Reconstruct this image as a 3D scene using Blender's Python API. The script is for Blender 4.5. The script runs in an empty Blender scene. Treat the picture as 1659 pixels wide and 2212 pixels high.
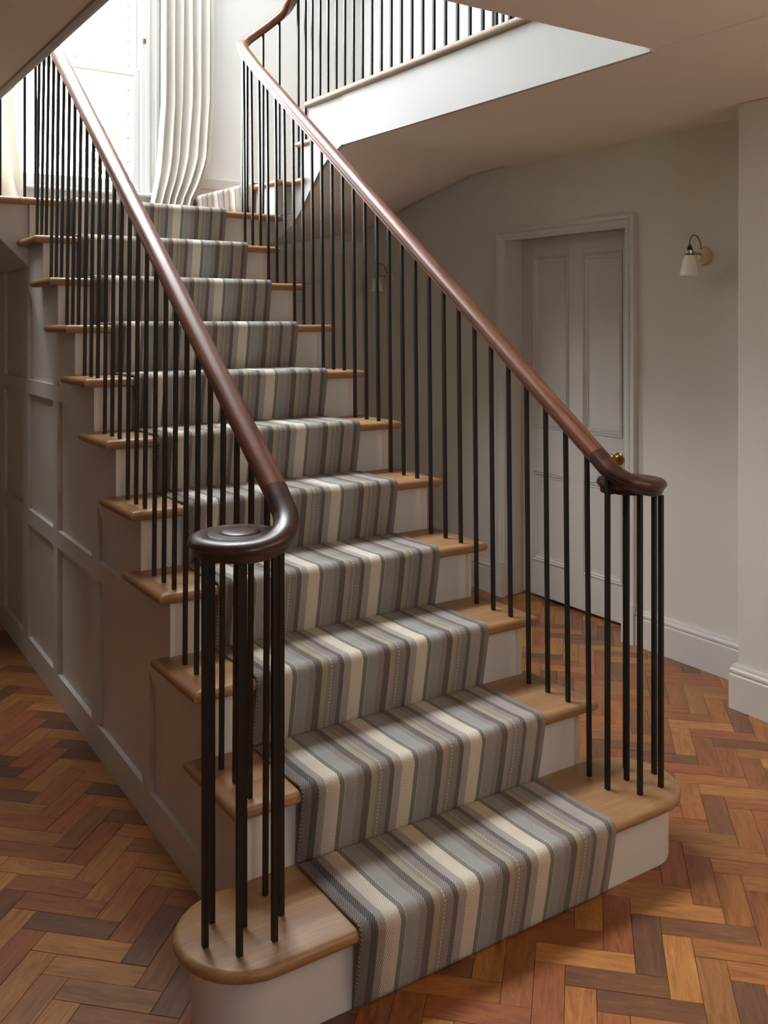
import bpy, bmesh, math, random
from mathutils import Vector, Matrix
random.seed(7)
PI = math.pi
S = bpy.context.scene
COL = S.collection
# ------------------------------------------------------------------ camera
F_PX, HORIZON, YAW = 2056.5, 698.1, 0.5849
cam_d = bpy.data.cameras.new('camera'); cam = bpy.data.objects.new('camera', cam_d); COL.objects.link(cam)
cam.location = (-0.935, -1.4867, 1.4869)
cam.rotation_euler = (PI/2, 0, -YAW)
cam_d.sensor_fit = 'HORIZONTAL'; cam_d.sensor_width = 36.0
cam_d.lens = F_PX*36.0/1659.0
cam_d.shift_y = (HORIZON-1106.0)/1659.0
cam_d.clip_start = 0.02; cam_d.clip_end = 200
S.camera = cam
# ------------------------------------------------------------------ world and light
SKY = 9.0
w = bpy.data.worlds.new('overcast_sky'); S.world = w; w.use_nodes = True
bg = w.node_tree.nodes['Background']
bg.inputs[0].default_value = (0.90, 0.96, 1.0, 1); bg.inputs[1].default_value = SKY
S.view_settings.view_transform = 'Standard'; S.view_settings.look = 'None'
S.view_settings.gamma = 1.0; S.view_settings.use_curve_mapping = False
S.view_settings.exposure = 1.8
S.cycles.use_denoising = True
S.cycles.max_bounces = 12; S.cycles.diffuse_bounces = 8; S.cycles.glossy_bounces = 4
S.cycles.sample_clamp_indirect = 8.0
def portal(name, loc, rot, sx, sy):
    l = bpy.data.lights.new(name, 'AREA'); l.shape = 'RECTANGLE'; l.size = sx; l.size_y = sy
    l.cycles.is_portal = True
    o = bpy.data.objects.new(name, l); COL.objects.link(o); o.location = loc; o.rotation_euler = rot
    return o
WX0, WX1, WZ0, WZ1 = 0.0, 0.965, 2.262, 4.42       # stair window opening
portal('window_portal', ((WX0+WX1)/2, 4.13, (WZ0+WZ1)/2), (-PI/2, 0, 0), WX1-WX0, WZ1-WZ0)
SKX0, SKX1, SKY0, SKY1 = -2.4, 1.5, 2.3, 3.85       # roof light over the stairwell
portal('rooflight_portal', ((SKX0+SKX1)/2, (SKY0+SKY1)/2, 5.42), (0, 0, 0), SKX1-SKX0, SKY1-SKY0)
FDX0, FDX1, FDZ0, FDZ1 = -0.7, -0.1, 1.4, 2.1      # front window behind the camera
portal('front_portal', ((FDX0+FDX1)/2, -4.72, (FDZ0+FDZ1)/2), (PI/2, 0, 0), FDX1-FDX0, FDZ1-FDZ0)

PX0, PX1, PZ0, PZ1 = .40, .95, .60, 1.50            # unseen window added to brighten the passage under the landing
portal('passage_fill_portal', ((PX0+PX1)/2, 4.13, (PZ0+PZ1)/2), (-PI/2, 0, 0), PX1-PX0, PZ1-PZ0)
# ------------------------------------------------------------------ materials
class G:
    """tiny node-graph helper"""
    def __init__(s, name):
        s.m = bpy.data.materials.new(name); s.m.use_nodes = True
        s.nt = s.m.node_tree; s.b = s.nt.nodes['Principled BSDF']
    def n(s, t, **k):
        x = s.nt.nodes.new(t)
        for a, v in k.items(): setattr(x, a, v)
        return x
    def put(s, sock, v):
        if hasattr(v, 'is_output') or hasattr(v, 'links'): s.nt.links.new(v, sock)
        elif isinstance(v, (tuple, list)) and len(v) == 3 and sock.type == 'RGBA': sock.default_value = (*v, 1)
        else: sock.default_value = v
    def ma(s, op, a, b=0.0, c=None):
        x = s.n('ShaderNodeMath', operation=op); s.put(x.inputs[0], a); s.put(x.inputs[1], b)
        if c is not None: s.put(x.inputs[2], c)
        return x.outputs[0]
    def mix(s, f, a, b, mode='MIX'):
        x = s.n('ShaderNodeMix', data_type='RGBA', blend_type=mode)
        s.put(x.inputs[0], f); s.put(x.inputs[6], a); s.put(x.inputs[7], b); return x.outputs[2]
    def ramp(s, f, stops, interp='LINEAR'):
        x = s.n('ShaderNodeValToRGB'); r = x.color_ramp; r.interpolation = interp
        while len(r.elements) < len(stops): r.elements.new(0.5)
        for e, (p, c) in zip(r.elements, stops): e.position = p; e.color = (*c, 1)
        s.put(x.inputs[0], f); return x.outputs[0]
    def coord(s, kind='Object', scale=(1, 1, 1), rot=(0, 0, 0), off=None):
        tc = s.n('ShaderNodeTexCoord'); mp = s.n('ShaderNodeMapping')
        mp.inputs['Scale'].default_value = scale; mp.inputs['Rotation'].default_value = rot
        v = tc.outputs[kind]
        if off is not None:
            va = s.n('ShaderNodeVectorMath', operation='ADD'); s.put(va.inputs[0], v); s.put(va.inputs[1], off); v = va.outputs[0]
        s.put(mp.inputs[0], v); return mp.outputs[0]
    def noise(s, vec, scale, detail=3, rough=.5, dist=0.0):
        x = s.n('ShaderNodeTexNoise'); s.put(x.inputs['Vector'], vec)
        x.inputs['Scale'].default_value = scale; x.inputs['Detail'].default_value = detail
        x.inputs['Roughness'].default_value = rough; x.inputs['Distortion'].default_value = dist
        return x.outputs[0]
    def bump(s, h, strength=.2, dist=.002):
        x = s.n('ShaderNodeBump'); x.inputs['Strength'].default_value = strength; x.inputs['Distance'].default_value = dist
        s.put(x.inputs['Height'], h); s.put(s.b.inputs['Normal'], x.outputs[0])
    def out(s, col=None, rough=None, metal=None, spec=None):
        if col is not None: s.put(s.b.inputs['Base Color'], col)
        if rough is not None: s.put(s.b.inputs['Roughness'], rough)
        if metal is not None: s.put(s.b.inputs['Metallic'], metal)
        if spec is not None: s.put(s.b.inputs['Specular IOR Level'], spec)
        return s.m

def paint(name, col, rough=.55, var=.03, bump=.06):
    g = G(name); v = g.coord()
    n = g.noise(v, 3.0, 4)
    c = g.mix(n, tuple(x*(1-var) for x in col), tuple(min(1, x*(1+var)) for x in col))
    g.bump(g.noise(v, 220, 2), bump, .001)
    return g.out(c, rough)
M_WALL = paint('wall_paint', (.63, .585, .52), .8)
M_UP = paint('upper_wall_paint', (.66, .66, .645), .8)
M_CEIL = paint('ceiling_paint', (.80, .74, .67), .9)
M_JOIN = paint('joinery_eggshell', (.57, .54, .495), .42, .02, .03)
M_RISER = paint('riser_eggshell', (.61, .595, .565), .42, .02, .03)
M_SASH = paint('sash_gloss', (.54, .54, .525), .35, .01, .02)
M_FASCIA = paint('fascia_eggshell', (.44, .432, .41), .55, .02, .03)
M_DARKGAP = paint('shadow_gap_paint', (.05, .04, .035), .8)

def wood(name, cols, axis, rough=.38, fine=.5, scale=1.0, coat=0.0, spread=.35, tilt=0.0):
    """cols dark->light; axis = index of grain direction"""
    g = G(name); sc = [22*scale]*3; sc[axis] = 1.6*scale
    def sv(sc):
        x = g.n('ShaderNodeVectorMath', operation='MULTIPLY'); g.put(x.inputs[0], g.coord('Object', (1, 1, 1), (-tilt, 0, 0))); x.inputs[1].default_value = sc; return x.outputs[0]
    v = sv(tuple(sc))
    n1 = g.noise(v, 1.0, 6, .6, .6)
    sc2 = [210*scale]*3; sc2[axis] = 5*scale
    v2 = sv(tuple(sc2)); n2 = g.noise(v2, 1.0, 3, .7)
    c = g.ramp(n1, [(.5-spread, cols[0]), (.5, cols[1]), (.5+spread, cols[2])])
    fm = g.ma('MULTIPLY', g.ma('SUBTRACT', .56, n2), 4.2*fine); fm.node.use_clamp = True
    c = g.mix(fm, c, cols[0])
    g.bump(n2, .12, .001)
    if coat: g.b.inputs['Coat Weight'].default_value = coat; g.b.inputs['Coat Roughness'].default_value = .18
    return g.out(c, g.ma('ADD', g.ma('MULTIPLY', n2, .12), rough-.06))
OAKC = ((.20, .098, .040), (.34, .185, .085), (.45, .275, .14))
M_OAKX = wood('oak_grain_across', OAKC, 0)
M_OAKY = wood('oak_grain_lengthwise', ((.17, .075, .030), (.30, .145, .062), (.38, .21, .10)), 1)
M_OAKG = wood('weathered_oak', ((.16, .10, .055), (.27, .185, .11), (.36, .26, .165)), 1, .45)
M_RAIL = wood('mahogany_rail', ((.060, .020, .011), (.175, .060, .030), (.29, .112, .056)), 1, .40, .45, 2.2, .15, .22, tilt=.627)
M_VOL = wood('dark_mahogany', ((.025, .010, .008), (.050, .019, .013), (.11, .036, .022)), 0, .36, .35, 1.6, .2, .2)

g = G('blackened_iron'); v = g.coord(); M_IRON = g.out(g.mix(g.noise(v, 60, 3), (.010, .0095, .009), (.022, .019, .017)), .42, .35)
g.bump(g.noise(v, 250, 2), .1, .0005)
g = G('aged_brass'); M_BRASS = g.out((.45, .27, .07), .25, 1.0)
g = G('chromed_metal'); M_CHROME = g.out((.45, .45, .42), .3, 1.0)
g = G('black_bakelite'); M_BLACK = g.out((.012, .011, .01), .35)
g = G('glazed_white_ceramic'); M_CERAM = g.out((.80, .77, .72), .12); g.b.inputs['Subsurface Weight'].default_value = 0.0
g = G('glazed_cream_ceramic'); M_CREAM = g.out((.66, .54, .40), .12)
g = G('brown_fabric_flex'); M_FLEX = g.out((.22, .11, .05), .7)
g = G('window_glass'); M_GLASS = g.out((1, 1, 1), 0.0); g.b.inputs['Transmission Weight'].default_value = 1.0; g.b.inputs['IOR'].default_value = 1.0
# clear panes: straight-through glass with a thin reflection
nt = g.nt; tr = nt.nodes.new('ShaderNodeBsdfTransparent'); gl = nt.nodes.new('ShaderNodeBsdfGlossy'); gl.inputs['Roughness'].default_value = .02
fr = nt.nodes.new('ShaderNodeFresnel'); fr.inputs[0].default_value = 1.35; mx = nt.nodes.new('ShaderNodeMixShader')
nt.links.new(fr.outputs[0], mx.inputs[0]); nt.links.new(tr.outputs[0], mx.inputs[1]); nt.links.new(gl.outputs[0], mx.inputs[2])
nt.links.new(mx.outputs[0], nt.nodes['Material Output'].inputs[0])

def linen():
    g = G('cream_linen'); v = g.coord()
    c = g.mix(g.noise(v, 45, 4), (.76, .745, .70), (.84, .825, .78))
    g.bump(g.noise(g.coord('Object', (260, 260, 60)), 1.0, 2), .25, .001)
    m = g.out(c, .9, spec=.1)
    nt = g.nt; tl = nt.nodes.new('ShaderNodeBsdfTranslucent'); tl.inputs[0].default_value = (.78, .72, .6, 1)
    mx = nt.nodes.new('ShaderNodeMixShader'); mx.inputs[0].default_value = .22
    nt.links.new(g.b.outputs[0], mx.inputs[1]); nt.links.new(tl.outputs[0], mx.inputs[2])
    nt.links.new(mx.outputs[0], nt.nodes['Material Output'].inputs[0]); return m
M_LINEN = linen()

def carpet():
    g = G('striped_flatweave_runner')
    uv = g.n('ShaderNodeUVMap'); sp = g.n('ShaderNodeSeparateXYZ'); g.put(sp.inputs[0], uv.outputs[0])
    u, v = sp.outputs[0], sp.outputs[1]
    P = .2223; W = .778
    t = g.ma('DIVIDE', g.ma('FLOORED_MODULO', g.ma('SUBTRACT', u, .040), P), P)
    lil, cre, dk, thin, gry, mau, cha, oli, gr2, dot = (
        (.40, .365, .345), (.76, .715, .64), (.15, .15, .135), (.60, .56, .46), (.37, .38, .37), (.36, .325, .305),
        (.040, .038, .036), (.40, .345, .245), (.285, .27, .235), (.60, .57, .50))
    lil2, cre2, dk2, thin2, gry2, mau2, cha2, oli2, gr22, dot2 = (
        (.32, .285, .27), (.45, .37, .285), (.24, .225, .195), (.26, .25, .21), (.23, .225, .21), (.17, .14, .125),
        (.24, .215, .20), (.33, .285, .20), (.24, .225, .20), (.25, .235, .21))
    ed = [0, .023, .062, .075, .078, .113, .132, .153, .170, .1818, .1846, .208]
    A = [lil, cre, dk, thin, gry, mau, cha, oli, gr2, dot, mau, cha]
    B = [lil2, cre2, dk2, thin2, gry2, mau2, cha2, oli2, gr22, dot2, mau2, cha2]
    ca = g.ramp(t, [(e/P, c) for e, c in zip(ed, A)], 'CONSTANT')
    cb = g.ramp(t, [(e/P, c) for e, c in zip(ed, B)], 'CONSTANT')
    un = g.ma('DIVIDE', u, W)
    e0 = [0, .022, .044, W-.050, W-.031, W-.018]
    ea = g.ramp(un, [(e/W, c) for e, c in zip(e0, [mau, cha, lil, mau, cha, (.36, .31, .285)])], 'CONSTANT')
    eb = g.ramp(un, [(e/W, c) for e, c in zip(e0, [mau2, cha2, lil2, cre2, cha2, (.20, .165, .15)])], 'CONSTANT')
    isedge = g.ma('MAXIMUM', g.ma('LESS_THAN', u, .0435), g.ma('GREATER_THAN', u, W-.050))
    ca = g.mix(isedge, ca, ea); cb = g.mix(isedge, cb, eb)
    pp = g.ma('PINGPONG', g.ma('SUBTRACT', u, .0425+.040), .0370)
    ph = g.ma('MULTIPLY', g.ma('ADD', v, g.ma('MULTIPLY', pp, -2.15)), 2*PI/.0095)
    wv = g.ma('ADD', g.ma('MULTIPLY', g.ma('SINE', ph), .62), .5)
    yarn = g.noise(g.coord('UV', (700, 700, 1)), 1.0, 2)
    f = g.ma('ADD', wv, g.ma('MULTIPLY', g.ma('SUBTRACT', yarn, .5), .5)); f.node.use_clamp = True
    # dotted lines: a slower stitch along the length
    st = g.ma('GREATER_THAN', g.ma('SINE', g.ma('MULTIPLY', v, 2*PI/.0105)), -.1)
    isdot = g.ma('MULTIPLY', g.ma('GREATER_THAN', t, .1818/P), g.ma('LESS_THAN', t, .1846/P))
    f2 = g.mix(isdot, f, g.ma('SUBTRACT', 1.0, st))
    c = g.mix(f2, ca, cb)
    c = g.mix(g.ma('MULTIPLY', yarn, .35), c, (.5, .45, .40), 'OVERLAY')
    g.bump(g.ma('ADD', wv, yarn), .5, .0012)
    g.b.inputs['Sheen Weight'].default_value = .15
    return g.out(c, .95, spec=.1)
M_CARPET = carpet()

FLOORC = [((.105, .032, .010), (.21, .072, .021), (.28, .105, .032)),
          ((.13, .043, .011), (.27, .100, .026), (.35, .145, .040)),
          ((.075, .029, .012), (.135, .052, .021), (.19, .078, .030)),
          ((.15, .057, .013), (.31, .130, .034), (.40, .185, .054)),
          ((.060, .025, .013), (.105, .044, .022), (.15, .064, .031)),
          ((.11, .032, .010), (.23, .070, .022), (.30, .100, .030)),
          ((.12, .046, .013), (.24, .100, .028), (.32, .140, .043))]
def floorwood(i, cols):
    g = G('floor_block_wood_%d' % i)
    oi = g.n('ShaderNodeObjectInfo')
    off = g.n('ShaderNodeCombineXYZ'); r = g.ma('MULTIPLY', oi.outputs['Random'], 31.0)
    g.put(off.inputs[0], r); g.put(off.inputs[1], g.ma('MULTIPLY', r, 1.7))
    v = g.coord('UV', (6, 42, 1), off=off.outputs[0])
    n1 = g.noise(v, 1.0, 5, .6, 1.4)
    v2 = g.coord('UV', (28, 420, 1), off=off.outputs[0]); n2 = g.noise(v2, 1.0, 3, .7)
    rings = g.ma('ADD', g.ma('MULTIPLY', g.ma('SINE', g.ma('MULTIPLY', n1, 48.0)), .5), .5)
    c = g.ramp(n1, [(.25, cols[0]), (.5, cols[1]), (.72, cols[2])])
    c = g.mix(g.ma('MULTIPLY', rings, .22), c, cols[0])
    fm = g.ma('MULTIPLY', g.ma('SUBTRACT', .6, n2), 1.6); fm.node.use_clamp = True
    c = g.mix(fm, c, cols[0])
    k = g.ma('ADD', 1.15, g.ma('MULTIPLY', oi.outputs['Random'], .28))
    hs = g.n('ShaderNodeHueSaturation'); g.put(hs.inputs['Value'], k); g.put(hs.inputs['Color'], c)
    wear = g.noise(g.coord('Generated', (9, 9, 9)), 1.0, 6, .75)
    g.bump(n2, .15, .0006)
    g.b.inputs['Coat Weight'].default_value = .15; g.b.inputs['Coat Roughness'].default_value = .3
    return g.out(hs.outputs[0], g.ma('ADD', .30, g.ma('MULTIPLY', wear, .25)))
M_FLOOR = [floorwood(i, c) for i, c in enumerate(FLOORC)]
M_SUB = paint('dark_subfloor', (.030, .016, .010), .8)

# ------------------------------------------------------------------ mesh helpers
class MB:
    def __init__(s): s.v = []; s.f = []; s.uv = {}
    def add(s, vs, fs, uvs=None):
        o = len(s.v); s.v += [tuple(map(float, p)) for p in vs]
        for k, f in enumerate(fs):
            s.f.append(tuple(i+o for i in f))
            if uvs: s.uv[len(s.f)-1] = uvs[k]
        return s
    def box(s, x0, x1, y0, y1, z0, z1):
        return s.add([(x0, y0, z0), (x1, y0, z0), (x1, y1, z0), (x0, y1, z0), (x0, y0, z1), (x1, y0, z1), (x1, y1, z1), (x0, y1, z1)],
                     [(0, 3, 2, 1), (4, 5, 6, 7), (0, 1, 5, 4), (1, 2, 6, 5), (2, 3, 7, 6), (3, 0, 4, 7)])
    def prism(s, poly, ext):
        """poly: list of 3d points (planar), ext: vector"""
        n = len(poly); e = Vector(ext)
        vs = [Vector(p) for p in poly] + [Vector(p)+e for p in poly]
        return s.add(vs, [tuple(range(n))[::-1], tuple(range(n, 2*n))] + [(i, (i+1) % n, n+(i+1) % n, n+i) for i in range(n)])
    def loft(s, rings, closed=True, cap=True):
        n = len(rings[0]); vs = [p for r in rings for p in r]; fs = []
        for a in range(len(rings)-1):
            for i in range(n if closed else n-1):
                j = (i+1) % n; fs.append((a*n+i, a*n+j, (a+1)*n+j, (a+1)*n+i))
        if cap and closed: fs.append(tuple(range(n))[::-1]); fs.append(tuple(range((len(rings)-1)*n, len(rings)*n)))
        return s.add(vs, fs)
    def lathe(s, prof, n=24, M=None):
        rings = []
        for r, z in prof:
            ring = [Vector((r*math.cos(2*PI*i/n), r*math.sin(2*PI*i/n), z)) for i in range(n)]
            rings.append([M @ p for p in ring] if M else ring)
        return s.loft(rings)
    def tube(s, path, r, n=8):
        path = [Vector(p) for p in path]; rings = []
        up = Vector((.31, .17, .93)).normalized()
        for i, p in enumerate(path):
            t = (path[min(i+1, len(path)-1)]-path[max(i-1, 0)]).normalized()
            a = t.cross(up).normalized(); b = a.cross(t); rr = r[i] if isinstance(r, (list, tuple)) else r
            rings.append([p+a*rr*math.cos(2*PI*k/n)+b*rr*math.sin(2*PI*k/n) for k in range(n)])
        return s.loft(rings)
    def bar(s, p, q, wd):
        p, q = Vector(p), Vector(q); h = wd/2
        c = [(-h, -h), (h, -h), (h, h), (-h, h)]
        return s.loft([[p+Vector((a, b, 0)) for a, b in c], [q+Vector((a, b, 0)) for a, b in c]])
    def build(s, name, mat, parent=None, label=None, kind=None, bevel=0, sharp=35, recalc=True):
        me = bpy.data.meshes.new(name); me.from_pydata(s.v, [], s.f)
        if s.uv:
            ul = me.uv_layers.new(name='UVMap')
            for p in me.polygons:
                if p.index in s.uv:
                    for li, q in zip(p.loop_indices, s.uv[p.index]): ul.data[li].uv = q
        if recalc:
            bm = bmesh.new(); bm.from_mesh(me); bmesh.ops.recalc_face_normals(bm, faces=bm.faces); bm.to_mesh(me); bm.free()
        if sharp:
            for p in me.polygons: p.use_smooth = True
            me.set_sharp_from_angle(angle=math.radians(sharp))
        o = bpy.data.objects.new(name, me); COL.objects.link(o); me.materials.append(mat)
        if parent is not None: o.parent = parent
        if label: o['label'] = label
        if kind: o['kind'] = kind
        if bevel:
            b = o.modifiers.new('bevel', 'BEVEL'); b.width = bevel; b.segments = 2; b.limit_method = 'ANGLE'; b.angle_limit = .6
        return o
def empty(name, label, cat, group=None, loc=(0, 0, 0)):
    o = bpy.data.objects.new(name, None); COL.objects.link(o); o.empty_display_size = .1
    o['label'] = label; o['category'] = cat; o.location = loc
    if group: o['group'] = group
    return o
def tag(o, label, cat, group=None):
    o['label'] = label; o['category'] = cat
    if group: o['group'] = group
    return o
def nosed(poly, flags, z0, z1, mb=None, seg=6, rf=1.0):
    """extruded polygon (ccw) whose flagged edges carry a half-round nosing"""
    mb = mb or MB(); n = len(poly); r = (z1-z0)/2; zc = (z0+z1)/2; rings = []
    P = [Vector((p[0], p[1])) for p in poly]
    for k in range(seg+1):
        a = -PI/2+PI*k/seg; ins = r*rf*(1-math.cos(a)); z = zc+r*math.sin(a); ring = []
        for i in range(n):
            a0, a1, a2 = P[i-1], P[i], P[(i+1) % n]
            d1 = (a1-a0).normalized(); d2 = (a2-a1).normalized()
            n1 = Vector((-d1.y, d1.x)); n2 = Vector((-d2.y, d2.x))
            i1 = ins if flags[i-1] else 0; i2 = ins if flags[i] else 0
            q1 = a1+n1*i1; q2 = a1+n2*i2; cr = d1.x*d2.y-d1.y*d2.x
            if abs(cr) < .02: q = (q1+q2)/2
            else:
                t = ((q2-q1).x*d2.y-(q2-q1).y*d2.x)/cr; q = q1+d1*t
            ring.append((q.x, q.y, z))
        rings.append(ring)
    mb.loft(rings); return mb
def smooth_path(pts, sub=6):
    P = [Vector(p) for p in pts]; out = []
    for i in range(len(P)-1):
        p0 = P[max(i-1, 0)]; p1 = P[i]; p2 = P[i+1]; p3 = P[min(i+2, len(P)-1)]
        for k in range(sub):
            t = k/sub; out.append(.5*((2*p1)+(p2-p0)*t+(2*p0-5*p1+4*p2-p3)*t*t+(3*p1-p0-3*p2+p3)*t**3))
    out.append(P[-1]); return out
def sweep(path, prof, mb=None, scale=None, vscale=None):
    mb = mb or MB(); P = [Vector(p) for p in path]; rings = []
    for i, p in enumerate(P):
        t = (P[min(i+1, len(P)-1)]-P[max(i-1, 0)]).normalized()
        sd = Vector((t.y, -t.x, 0)).normalized(); up = sd.cross(t).normalized()
        k = scale[i] if scale else 1.0; kv = vscale[i] if vscale else 1.0
        rings.append([p+sd*a*k+up*b*kv for a, b in prof])
    mb.loft(rings); return mb

# ------------------------------------------------------------------ stair geometry constants
H, GO = .185, .2553                       # rise and going
def YN(n): return .240 if n == 1 else n*GO        # nosing line
def YR(n): return .283 if n == 1 else n*GO+.035   # riser face
def XL(y): return -.032+.0213*y           # left nosing edge
def XP(y): return XL(y)+.043              # face of the panelled side
XR = 1.150
TT = .030
# ------------------------------------------------------------------ room shell
YB, XW, XPIER = 3.92, 2.475, 2.235
ZC, ZF, ZT = 2.335, 2.59, 5.2
RX0, RY0 = -3.2, -4.6
def struct(mb, name, mat, **k):
    return mb.build(name, mat, kind='structure', sharp=k.pop('sharp', 30), **k)
floor = struct(MB().box(RX0, XW+.4, RY0, YB, -.06, -.018), 'floor', M_SUB)
# herringbone blocks at 45 degrees to the house
BW, BL, GAP, BT = .0695, .2290, .0009, .018
hx = Vector((math.sqrt(.5), -math.sqrt(.5))); dx = Vector((-math.sqrt(.5), -math.sqrt(.5))); T0 = Vector((.909, .073))
def visible(p, pad=40):
    d = Vector((p[0], p[1], 0))-cam.location; s_, c_ = math.sin(YAW), math.cos(YAW)
    z = d.x*s_+d.y*c_
    if z < .4: return None
    px = 829.5+F_PX*(d.x*c_-d.y*s_)/z; py = HORIZON-F_PX*d.z/z
    return z if -pad < px < 1659+pad and py < 2212+pad else None
blocks = []
TONES = {(0, 0, 0): 3, (0, 0, 1): 1, (-1, 0, 0): 4, (-1, 0, 1): 2, (-2, 0, 1): 3, (1, 0, 0): 6, (1, 0, 1): 1, (2, 0, 0): 4, (-2, 0, 0): 5}
for j in range(-14, 15):
    for i in range(-70, 70):
        base = T0+hx*(i*BW+j*BL+j*BW)+dx*(i*BW-j*BL+j*BW-0*BW)
        for kind in (0, 1):
            if kind == 0: o = base; a, b = dx, hx                 # long side down-left
            else: o = base+hx*BW; a, b = hx, dx
            c = o+a*BL/2+b*BW/2
            if not (RX0+.1 < c.x < XW+.35 and RY0+.1 < c.y < YB-.05): continue
            if c.x > XPIER+.02 and c.y < .8: continue
            if c.x > XW+.02 and not (1.55 < c.y < 2.52): continue
            if .12 < c.x < 1.02 and c.y > .40: continue
            vis = visible(c)
            hid = (c.x > .12 and c.x < 1.05 and c.y > .45)
            blocks.append((0 if vis else 1, vis or (c-Vector(cam.location[:2])).length+50, c, math.atan2(a.y, a.x), TONES.get((i, j, kind))))
blocks.sort(key=lambda q: (q[0], q[1]))
def block_mb(c, ang, zt, off, mb=None):
    mb = mb or MB(); l, w_ = BL/2-GAP/2, BW/2-GAP/2; e = .0006
    ca, sa = math.cos(ang), math.sin(ang)
    def T(x, y, z): return (c[0]+x*ca-y*sa, c[1]+x*sa+y*ca, z)
    vs = [T(-l, -w_, zt-BT), T(l, -w_, zt-BT), T(l, w_, zt-BT), T(-l, w_, zt-BT), T(-l, -w_, zt-e), T(l, -w_, zt-e), T(l, w_, zt-e), T(-l, w_, zt-e),
          T(-l+e, -w_+e, zt), T(l-e, -w_+e, zt), T(l-e, w_-e, zt), T(-l+e, w_-e, zt)]
    fs = [(8, 9, 10, 11), (4, 5, 9, 8), (5, 6, 10, 9), (6, 7, 11, 10), (7, 4, 8, 11), (0, 1, 5, 4), (1, 2, 6, 5), (2, 3, 7, 6), (3, 0, 4, 7)]
    loc = [(-l, -w_), (l, -w_), (l, w_), (-l, w_)]*3
    uvs = [[(loc[i][0]+off[0], loc[i][1]+off[1]) for i in f] for f in fs]
    return mb.add(vs, fs, uvs)
WTS = [5, 5, 3, 3, 2, 5, 3]
proto = []
for k, m in enumerate(M_FLOOR):
    for q in range(3):
        me_o = block_mb((0, 0), 0, 0, (random.uniform(0, 30), random.uniform(0, 30))).build('floor_block', m, sharp=0, recalc=False)
        me = me_o.data; bpy.data.objects.remove(me_o); proto.append((k, me))
rest = [MB() for _ in M_FLOOR]; singles = 0
for fl, vis, c, ang, tone in blocks:
    k = random.choices(range(7), WTS)[0]; k = k if tone is None else tone; zt = random.uniform(-.0007, .0003)
    if fl == 0 and singles < 300:
        me = random.choice([p for p in proto if p[0] == k])[1]
        o = bpy.data.objects.new('floor_block', me); COL.objects.link(o); o.parent = floor
        o.location = (c.x, c.y, zt); o.rotation_euler = (0, 0, ang+random.choice([0, PI])); singles += 1
    else: block_mb(c, ang, zt, (random.uniform(0, 30), random.uniform(0, 30)), rest[k])
allb = MB(); midx = []
for k, mb in enumerate(rest):
    o = len(allb.v); fo = len(allb.f)
    allb.v += mb.v; allb.f += [tuple(i+o for i in f) for f in mb.f]
    for fi, u_ in mb.uv.items(): allb.uv[fo+fi] = u_
    midx += [k]*len(mb.f)
fb = allb.build('parquet_blocks', M_FLOOR[0], floor, kind='stuff', sharp=0, recalc=False)
for m in M_FLOOR[1:]: fb.data.materials.append(m)
fb.data.polygons.foreach_set('material_index', midx)

# walls
wl = MB().box(RX0-.15, RX0, RY0-.15, YB+.2, -.06, ZT+.1); struct(wl, 'wall_left', M_WALL)
mb = MB(); mb.box(XW, XW+.25, .60, 1.541+.03, -.05, ZC+.1); mb.box(XW, XW+.25, 2.50, YB+.2, -.05, ZC+.1); mb.box(XW, XW+.25, 1.571, 2.50, 1.972, ZC+.1)
struct(mb, 'wall_right', M_WALL)
struct(MB().box(XW, XW+.25, RY0, YB+.2, ZC+.1, ZT+.1), 'wall_right_upper', M_UP)
struct(MB().box(XPIER, XW+.3, RY0, .825, -.05, ZC), 'wall_right_pier', M_WALL, bevel=.006)
mb = MB(); mb.box(RX0, PX0, YB, YB+.2, -.05, 1.95); mb.box(PX1, XW, YB, YB+.2, -.05, 1.95); mb.box(PX0, PX1, YB, YB+.2, -.05, PZ0); mb.box(PX0, PX1, YB, YB+.2, PZ1, 1.95)
struct(mb, 'wall_back_lower', M_WALL)
mb = MB(); mb.box(RX0, WX0, YB, YB+.2, 1.95, ZT+.1); mb.box(WX1, XW, YB, YB+.2, 1.95, ZT+.1)
mb.box(WX0, WX1, YB, YB+.2, 1.95, WZ0-.02); mb.box(WX0, WX1, YB, YB+.2, WZ1, ZT+.1)
struct(mb, 'wall_back_upper', M_UP)
mb = MB(); mb.box(RX0, FDX0, RY0-.15, RY0, -.05, ZT+.1); mb.box(FDX1, XW+.3, RY0-.15, RY0, -.05, ZT+.1)
mb.box(FDX0, FDX1, RY0-.15, RY0, -.05, FDZ0); mb.box(FDX0, FDX1, RY0-.15, RY0, FDZ1, ZT+.1)
struct(mb, 'wall_front', M_WALL)
# ceiling of the hall = slab with the stair opening
OX0, OX1, OY0 = -.178, 1.385, .515
mb = MB(); mb.box(RX0, OX0-.012, RY0, 2.72, ZC, ZF-.02); mb.box(RX0, -1.29, 2.72, YB, ZC, ZF-.02); mb.box(OX0-.012, OX1+.008, RY0, OY0, ZC, ZF-.02); mb.box(OX1+.008, XW+.3, RY0, 2.60, ZC, ZF-.02)
struct(mb, 'ceiling', M_CEIL, bevel=.004)
mb = MB(); mb.box(RX0, OX0-.012, RY0, 2.72, ZF-.02, ZF); mb.box(OX0-.012, OX1-.03, RY0, OY0, ZF-.02, ZF); mb.box(OX1+.0, XW, RY0, 2.66, ZF-.02, ZF)
struct(mb, 'floor_upper', M_OAKY)
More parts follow.
